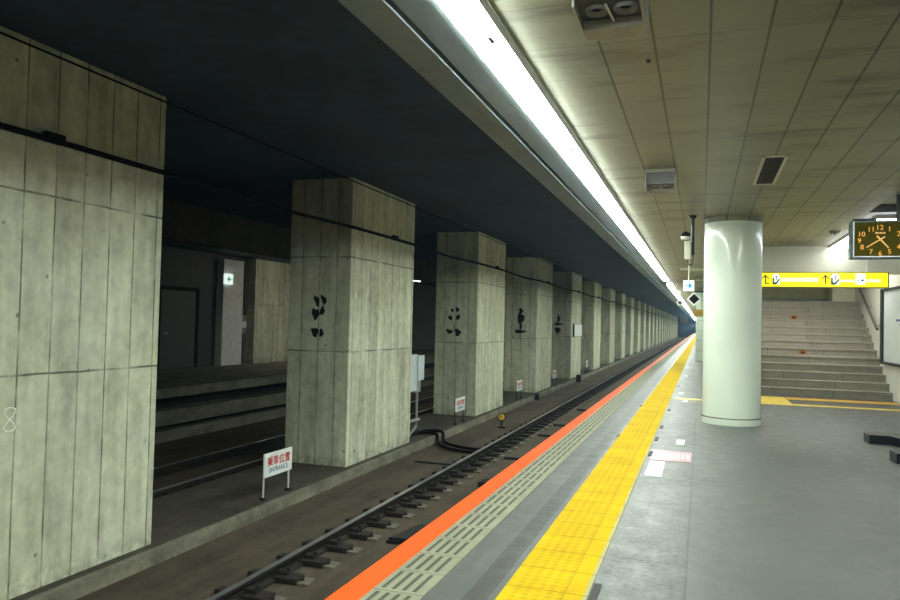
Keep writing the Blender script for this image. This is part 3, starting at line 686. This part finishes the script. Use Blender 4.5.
# ------------------------------------------------------------------ yellow hanging sign in front of the stair opening
s = thing('hanging_sign', (2.0, 16.4, 3.24), 'long backlit yellow direction sign hanging before the stairs', 'sign')
SX0, SX1, SZ0, SZ1, SYY = 0.75, 3.45, 2.375, 2.655, 16.4
MB().box((SX0 - 0.03, SYY, SZ0 - 0.02), (SX1 + 0.03, SYY + 0.16, SZ1 + 0.02), 0.008).build('case', flat('olive sign case', (0.20, 0.19, 0.02, 1), 0.5), s)
MB().box((SX0, SYY - 0.008, SZ0), (SX1, SYY, SZ1)).build('face', M['signyellow'], s)
f_ = SYY - 0.0085
def pg(pts): return [(x, f_, z) for x, z in pts]
def arrow_up(x, z, mb):
    mb.prism(pg([(x - 0.012, z - 0.09), (x + 0.012, z - 0.09), (x + 0.012, z + 0.08), (x - 0.012, z + 0.08)]), (0, -0.003, 0))
    for q in (-1, 1): mb.prism(pg([(x, z + 0.10), (x + q*0.075, z + 0.02), (x + q*0.06, z + 0.005), (x, z + 0.07)]), (0, -0.003, 0))
    return mb
mb = arrow_up(1.235, 2.52, MB()); mb.prism(pg([(1.235, 2.425), (1.31, 2.425), (1.31, 2.445), (1.235, 2.445)]), (0, -0.003, 0)); mb.build('arrow', M['black'], s)
arrow_up(2.35, 2.52, MB()).build('arrow', M['black'], s)
def pictogram(x, w):
    MB().prism(pg([(x, 2.415), (x + w, 2.415), (x + w, 2.635), (x, 2.635)]), (0, -0.003, 0)).build('pictogram_panel', M['signlit'], s)
    g = f_ - 0.003
    mb = MB()
    def q(pts): mb.prism([(x + w*a, g, 2.415 + 0.22*b) for a, b in pts], (0, -0.002, 0))
    q([(0.0, 0.0), (0.0, 0.62), (0.22, 0.62), (0.22, 0.22), (0.5, 0.22), (0.9, 0.55), (1.0, 0.55), (1.0, 0.42), (0.62, 0.06), (0.5, 0.0)])
    q([(0.45, 0.62), (0.58, 0.62), (0.66, 0.42), (0.52, 0.42)])
    q([(0.86, 0.86), (1.0, 0.86), (1.0, 1.0), (0.86, 1.0)]); q([(0.0, 0.86), (0.14, 0.86), (0.14, 1.0), (0.0, 1.0)])
    mb.disc((x + w*0.53, g, 2.415 + 0.22*0.74), 0.018, (0, -1, 0), 0.002, 12)
    mb.build('pictogram', flat('dark green print', (0.02, 0.10, 0.09, 1), 0.5), s)
pictogram(1.37, 0.135); pictogram(2.45, 0.15)
MB().prism(pg([(1.52, 2.475), (2.22, 2.475), (2.22, 2.555), (1.52, 2.555)]), (0, -0.002, 0)).build('text_glow_strip', M['signpale'], s)  # pale strips for text, with the inner tube's bright band painted in
MB().prism(pg([(2.62, 2.47), (2.87, 2.47), (2.87, 2.52), (2.62, 2.52)]), (0, -0.002, 0)).build('text_glow_strip', M['signpale'], s)
MB().prism(pg([(3.07, 2.47), (3.33, 2.47), (3.33, 2.53), (3.07, 2.53)]), (0, -0.002, 0)).build('text_glow_strip', M['signpale'], s)
MB().prism(pg([(2.89, 2.425), (3.06, 2.425), (3.06, 2.64), (2.89, 2.64)]), (0, -0.003, 0)).build('symbol_panel', M['signlit'], s)
MB().disc((2.935, f_ - 0.003, 2.50), 0.014, (0, -1, 0), 0.002).disc((3.01, f_ - 0.003, 2.505), 0.024, (0, -1, 0), 0.002).build('symbol', M['navy'], s)
for x in (1.1, 3.1): MB().tube([(x, SYY + 0.08, SZ1 + 0.02), (x, SYY + 0.08, ZC)], 0.012, 8).build('hanger', M['whitepaint'], s)

# ------------------------------------------------------------------ clock
CY, CX, CZ = 10.5, 2.125, 2.652
s = thing('station_clock', (CX, CY, 3.24), 'dark rectangular clock with amber numerals hanging from the ceiling', 'clock')
MB().box((CX - 0.335, CY, 2.42), (CX + 0.335, CY + 0.14, 2.905), 0.008).build('case', M['casegreen'], s)
MB().box((CX - 0.29, CY - 0.004, 2.455), (CX + 0.29, CY, 2.885)).build('face', M['clockface'], s)
MB().box((CX - 0.305, CY - 0.012, 2.44), (CX - 0.295, CY, 2.895)).box((CX - 0.305, CY - 0.012, 2.44), (CX + 0.305, CY, 2.452)).box((CX + 0.295, CY - 0.012, 2.44), (CX + 0.305, CY, 2.895)).build('frame', M['steel'], s)
for n in range(1, 13):
    a = 2*pi*n/12
    c, z_ = sin(a), cos(a)
    px = CX + (0.235*c if n not in (11, 12, 1, 5, 6, 7) else 0.205*c); pz = CZ + 0.165*z_
    text('numeral', str(n), 0.088, M['amber'], (px, CY - 0.006, pz), '-Y', s, 0.001, 1.0, 0.0)
def hand(name, a, l, tail, w):
    d = Vector((sin(a), 0, cos(a))); nrm = Vector((cos(a), 0, -sin(a))); c = Vector((CX, CY - 0.009, CZ + 0.012))
    MB().prism([c - d*tail - nrm*w, c + d*l - nrm*w*0.7, c + d*l + nrm*w*0.7, c - d*tail + nrm*w], (0, -0.003, 0)).build(name, M['amberdim'], s)
hand('minute_hand', 2*pi*39.5/60, 0.185, 0.06, 0.009); hand('hour_hand', 2*pi*4.66/12, 0.14, 0.06, 0.011)
mb = MB()
for k in range(5): mb.box((CX - 0.055 + 0.023*k, CY - 0.007, CZ + 0.084), (CX - 0.055 + 0.023*k + (0.015 if k % 2 else 0.018), CY - 0.004, CZ + (0.104 if k else 0.108)))
mb.build('logo', M['amberdim'], s)
MB().box((CX + 0.20, CY + 0.03, 2.905), (CX + 0.33, CY + 0.11, ZC), 0.006).build('hanger', M['black'], s)
MB().box((CX - 0.30, CY + 0.02, 2.905), (CX - 0.04, CY + 0.12, 2.935), 0.004).build('mount_block', M['black'], s)

# ------------------------------------------------------------------ wall board right
s = thing('notice_board', (3.93, 17.5, 1.6), 'white notice board with dark frame on the wall beside the stairs', 'notice board')
fr = MB().box((3.86, 15.75, 0.77), (3.945, 19.07, 0.83), 0.004).box((3.86, 15.75, 2.41), (3.945, 19.07, 2.46), 0.004)
fr.box((3.86, 18.86, 0.83), (3.945, 19.07, 2.41), 0.004).box((3.86, 15.75, 0.83), (3.945, 15.9, 2.41), 0.004).build('frame', M['signframe'], s)
MB().box((3.90, 15.9, 0.83), (3.945, 18.86, 2.41)).build('sheet', flat('pale blue white sheet', (0.58, 0.66, 0.68, 1), 0.3, 0, 0.05), s)
for k, (z, y1) in enumerate(((1.72, 17.75), (1.63, 17.5))):
    MB().box((3.897, 16.4, z), (3.90, y1, z + 0.045)).build('text_line', M['navy'] if k < 1 else M['greyplastic'], s)

# ------------------------------------------------------------------ black base frame of a stand at the right
mb = MB()
for P in ([(2.12, 11.40), (2.46, 11.44), (2.72, 10.7), (2.83, 10.25), (2.62, 10.25), (2.40, 11.14), (2.14, 11.14)], [(2.10, 9.84), (2.90, 9.90), (2.90, 9.66), (2.12, 9.60)], [(2.62, 10.25), (2.83, 10.25), (2.95, 9.66), (2.78, 9.66)]):
    mb.prism([(x, y, 0.0) for x, y in P], (0, 0, 0.115))
tag(mb.build('stand_frame', M['ironbase']), 'low black bent base frame of a stand on the floor at the right edge of the platform', 'stand frame')

# ------------------------------------------------------------------ ceiling fittings
def speaker_box(y, label, gm, blk=0.16):
    x0, x1, z0 = -0.615, -0.285, 3.035
    s = thing('ceiling_speaker', ((x0+x1)/2, y, ZC), label, 'speaker', 'boxes under the platform ceiling')
    mb = MB().box((x0, y + 0.46 - blk, z0), (x1, y + 0.46, ZC), 0.008)
    mb.box((x0, y, z0), (x0 + 0.012, y + 0.31, ZC)).box((x1 - 0.012, y, z0), (x1, y + 0.31, ZC)).box((x0, y, ZC - 0.03), (x1, y + 0.31, ZC))
    mb.build('housing', M['boxpaint'], s)
    MB().box((x0 + 0.012, y + 0.04, z0 + 0.05), (x1 - 0.012, y + 0.46 - blk, ZC - 0.03), 0.0).build('grille', gm, s)
    MB().tube([(x0 + 0.17, y + 0.28, z0 + 0.03), (x0 + 0.15, y + 0.10, z0 + 0.04)], 0.007, 6).build('cord', M['whitepaint'], s)
    for q in (x0 + 0.10, x1 - 0.09): MB().lathe([(0.03, 0.02), (0.055, 0.0), (0.06, 0.02)], 20, (q, y + 0.17, z0 + 0.03)).build('cone', M['greyplastic'], s)
    return s
speaker_box(3.50, 'grey and white box under the ceiling at the top edge, nearest of the two', M['grille'])
speaker_box(8.36, 'grey and white box under the ceiling beyond the first, above the round column', M['greyplastic'], 0.24)
s = thing('ceiling_vent', (0.68, 8.72, ZC), 'dark slatted vent with pale frame in the platform ceiling', 'vent')
vx0, vx1, vy0, vy1 = 0.565, 0.805, 7.95, 9.50
MB().box((vx0, vy0, ZC - 0.012), (vx0 + 0.03, vy1, ZC)).box((vx1 - 0.03, vy0, ZC - 0.012), (vx1, vy1, ZC)).box((vx0, vy0, ZC - 0.012), (vx1, vy0 + 0.05, ZC)).box((vx0, vy1 - 0.05, ZC - 0.012), (vx1, vy1, ZC)).build('vent_frame', M['ventmetal'], s)
MB().box((vx0 + 0.03, vy0 + 0.05, ZC - 0.003), (vx1 - 0.03, vy1 - 0.05, ZC)).build('vent_back', M['dark'], s)
for k in range(5):
    x = vx0 + 0.045 + 0.032*k
    MB().prism([(x, vy0 + 0.05, ZC - 0.003), (x + 0.018, vy0 + 0.05, ZC - 0.012), (x + 0.022, vy0 + 0.05, ZC - 0.010), (x + 0.006, vy0 + 0.05, ZC - 0.001)], (0, vy1 - vy0 - 0.1, 0)).build('vent_slat', M['ventslat'], s)
s = thing('ceiling_vent', (2.5, 10.3, ZC), 'dark vent in the ceiling above the clock', 'vent')
MB().box((2.30, 11.35, ZC - 0.010), (2.9, 12.05, ZC)).build('vent_frame', M['ventslat'], s)
MB().box((2.33, 11.39, ZC - 0.014), (2.87, 12.01, ZC - 0.010)).build('vent_back', M['dark'], s)
s = thing('ceiling_detector', (2.19, 14.27, ZC), 'small round brown detector on the ceiling near the stair lamp', 'detector')
MB().lathe([(0.03, -0.05), (0.075, -0.04), (0.09, -0.012), (0.10, 0.0)], 28, (2.19, 14.27, ZC)).build('detector_body', flat('brown plastic', (0.20, 0.15, 0.09, 1), 0.6), s, True)
MB().lathe([(0.018, -0.062), (0.02, -0.05)], 16, (2.19, 14.27, ZC)).build('sensor', M['black'], s)
tag(MB().lathe([(0.004, -0.02), (0.014, -0.016), (0.016, 0.0)], 16, (-0.352, 4.9, ZC)).build('ceiling_hook', M['black'], None, True), 'tiny black hook on the ceiling near the nearest box', 'hook')

# surveillance camera on a ceiling pole, left of the round column
cy = 12.0
s = thing('security_camera', (-0.16, cy, ZC), 'security camera with black dome and white box on a black ceiling pole', 'camera')
MB().lathe([(0.03, -0.05), (0.055, -0.02), (0.06, 0.0)], 20, (-0.145, cy, ZC)).build('flange', M['black'], s, True)
MB().tube([(-0.145, cy, ZC - 0.02), (-0.140, cy, 2.62)], 0.024, 12).build('pole', M['black'], s, True)
MB().box((-0.265, cy - 0.14, 2.545), (-0.175, cy - 0.03, 2.83), 0.012).build('housing', M['cream'], s)
MB().tube([(-0.2, cy - 0.06, 2.80), (-0.145, cy, 2.80)], 0.012, 8).build('bracket', M['black'], s)
dm = MB().lathe([(0.004, 0.085), (0.035, 0.075), (0.062, 0.05), (0.075, 0.015), (0.077, 0.0), (0.05, -0.02)], 28, (-0.245, cy - 0.10, 2.90)).build('dome', M['lens'], s, True)
MB().lathe([(0.05, -0.05), (0.075, -0.03), (0.08, 0.0)], 28, (-0.245, cy - 0.10, 2.90)).build('dome_ring', M['whitepaint'], s, True)
MB().tube(smoothpath([(-0.21, cy - 0.08, 2.55), (-0.20, cy - 0.07, 2.47), (-0.15, cy - 0.04, 2.48), (-0.135, cy - 0.02, 2.56), (-0.140, cy, 2.64)]), 0.008, 6).build('cord', M['black'], s, True)

# square arrow sign, diamond sign, small yellow sign, convex mirror
ay = 18.0
s = thing('arrow_sign', (-0.29, ay, ZC), 'small white square sign with blue right arrow on a ceiling rod', 'sign')
MB().tube([(-0.293, ay + 0.03, 2.59), (-0.293, ay + 0.03, ZC)], 0.016, 10).build('rod', M['cream'], s)
MB().box((-0.415, ay, 2.342), (-0.172, ay + 0.07, 2.592), 0.006).build('case', M['signlit'], s)
MB().box((-0.37, ay - 0.004, 2.452), (-0.29, ay, 2.480)).prism([(-0.295, ay, 2.55), (-0.21, ay, 2.466), (-0.295, ay, 2.385)], (0, -0.004, 0)).build('arrow', M['cyan'], s)
dy = 20.0; c = Vector((-0.19, dy, 2.23))
s = thing('diamond_sign', (-0.19, dy, ZC), 'white-bordered black diamond sign hanging beside the round column', 'sign')
def dia(r): return [c + Vector((r, 0, 0)), c + Vector((0, 0, r)), c + Vector((-r, 0, 0)), c + Vector((0, 0, -r))]
MB().prism(dia(0.185), (0, 0.05, 0)).build('plate', M['whitepaint'], s)
MB().prism([p - Vector((0, 0.004, 0)) for p in dia(0.135)], (0, 0.004, 0)).build('diamond_face', M['cableblack'], s)
MB().box((-0.36, dy, 2.40), (0.30, dy + 0.06, 2.45)).build('crossbar', M['signframe'], s)
MB().tube([(0.1, dy + 0.03, 2.44), (0.1, dy + 0.03, ZC)], 0.015, 8).build('rod', M['cream'], s)
s = thing('hanging_sign', (0.0, 30.0, ZC), 'small yellow sign far along, left of the round column', 'sign')
MB().box((-0.30, 30.0, 1.92), (0.35, 30.08, 2.19), 0.006).build('case', M['casegreen'], s)
MB().box((-0.29, 29.99, 1.93), (0.34, 30.0, 2.18)).build('face', M['yellowpaint'], s)
MB().tube([(0.0, 30.04, 2.19), (0.0, 30.04, ZC)], 0.015, 8).build('hanger', M['cream'], s)
for y, z0, z1, x0, lab in ((22.5, 3.16, ZC, -0.62, 'nearer one'), (27.0, 3.13, ZC, -0.25, 'farther one')):
    tag(MB().box((x0, y, z0), (0.7, y + 0.08, z1), 0.008).build('cable_duct', M['cream']), 'cream cable duct across the ceiling left of the round column, ' + lab, 'duct', 'ducts across the ceiling')
my = 36.0
s = thing('convex_mirror', (-0.97, my, 3.15), 'small round mirror with pale rim hanging below the strip lights', 'mirror')
MB().tube([(-0.97, my + 0.05, 2.74), (-0.97, my + 0.05, 3.239)], 0.015, 8).build('rod', M['cream'], s)
mb = MB()
ring = [(-0.97 + 0.115*cos(2*pi*k/28), my, 2.62 + 0.115*sin(2*pi*k/28)) for k in range(29)]
mb.tube(ring, 0.024, 8, False); mb.build('rim', M['boxpaint'], s, True)
MB().disc((-0.97, my + 0.02, 2.62), 0.12, (0, -1, 0), 0.012).build('mirror_face', M['black'], s)

# ------------------------------------------------------------------ world, camera, view
w = bpy.data.worlds.new('World'); sc.world = w; w.use_nodes = True
w.node_tree.nodes['Background'].inputs[0].default_value = (0.5, 0.6, 0.7, 1); w.node_tree.nodes['Background'].inputs[1].default_value = 0.0
hz = w.node_tree.nodes.new('ShaderNodeVolumeScatter')          # thin blue haze added to imitate lens glow around the lamps
hz.inputs['Color'].default_value = (0.42, 0.68, 1.0, 1); hz.inputs['Density'].default_value = 0.0008; hz.inputs['Anisotropy'].default_value = 0.7
w.node_tree.links.new(hz.outputs[0], w.node_tree.nodes['World Output'].inputs['Volume'])
yaw, pitch, roll, f = 0.3310, 0.0294, 0.02318, 733.0
right = Vector((cos(yaw), sin(yaw), 0)); fwd = Vector((-sin(yaw), cos(yaw), 0)); up = Vector((0, 0, 1))
f2 = fwd*cos(pitch) + up*sin(pitch); u2 = up*cos(pitch) - fwd*sin(pitch)
r3 = right*cos(roll) + u2*sin(roll); u3 = u2*cos(roll) - right*sin(roll)
cam = bpy.data.cameras.new('camera'); cam.sensor_width = 36.0; cam.lens = f * 36.0 / 900.0; cam.clip_end = 500; cam.clip_start = 0.05
co_ = bpy.data.objects.new('camera', cam); COL.objects.link(co_)
co_.matrix_world = Matrix(((r3.x, u3.x, -f2.x, 0.0), (r3.y, u3.y, -f2.y, 0.0), (r3.z, u3.z, -f2.z, 1.5), (0, 0, 0, 1)))
sc.camera = co_
vs = sc.view_settings; vs.view_transform = 'Standard'; vs.look = 'None'; vs.exposure = 0.0; vs.gamma = 1.0; vs.use_curve_mapping = False
sc.cycles.max_bounces = 8; sc.cycles.diffuse_bounces = 2; sc.cycles.glossy_bounces = 4
sc.cycles.sample_clamp_indirect = 6.0
try: sc.cycles.use_denoising = True; sc.cycles.denoiser = 'OPENIMAGEDENOISE'
except Exception: pass
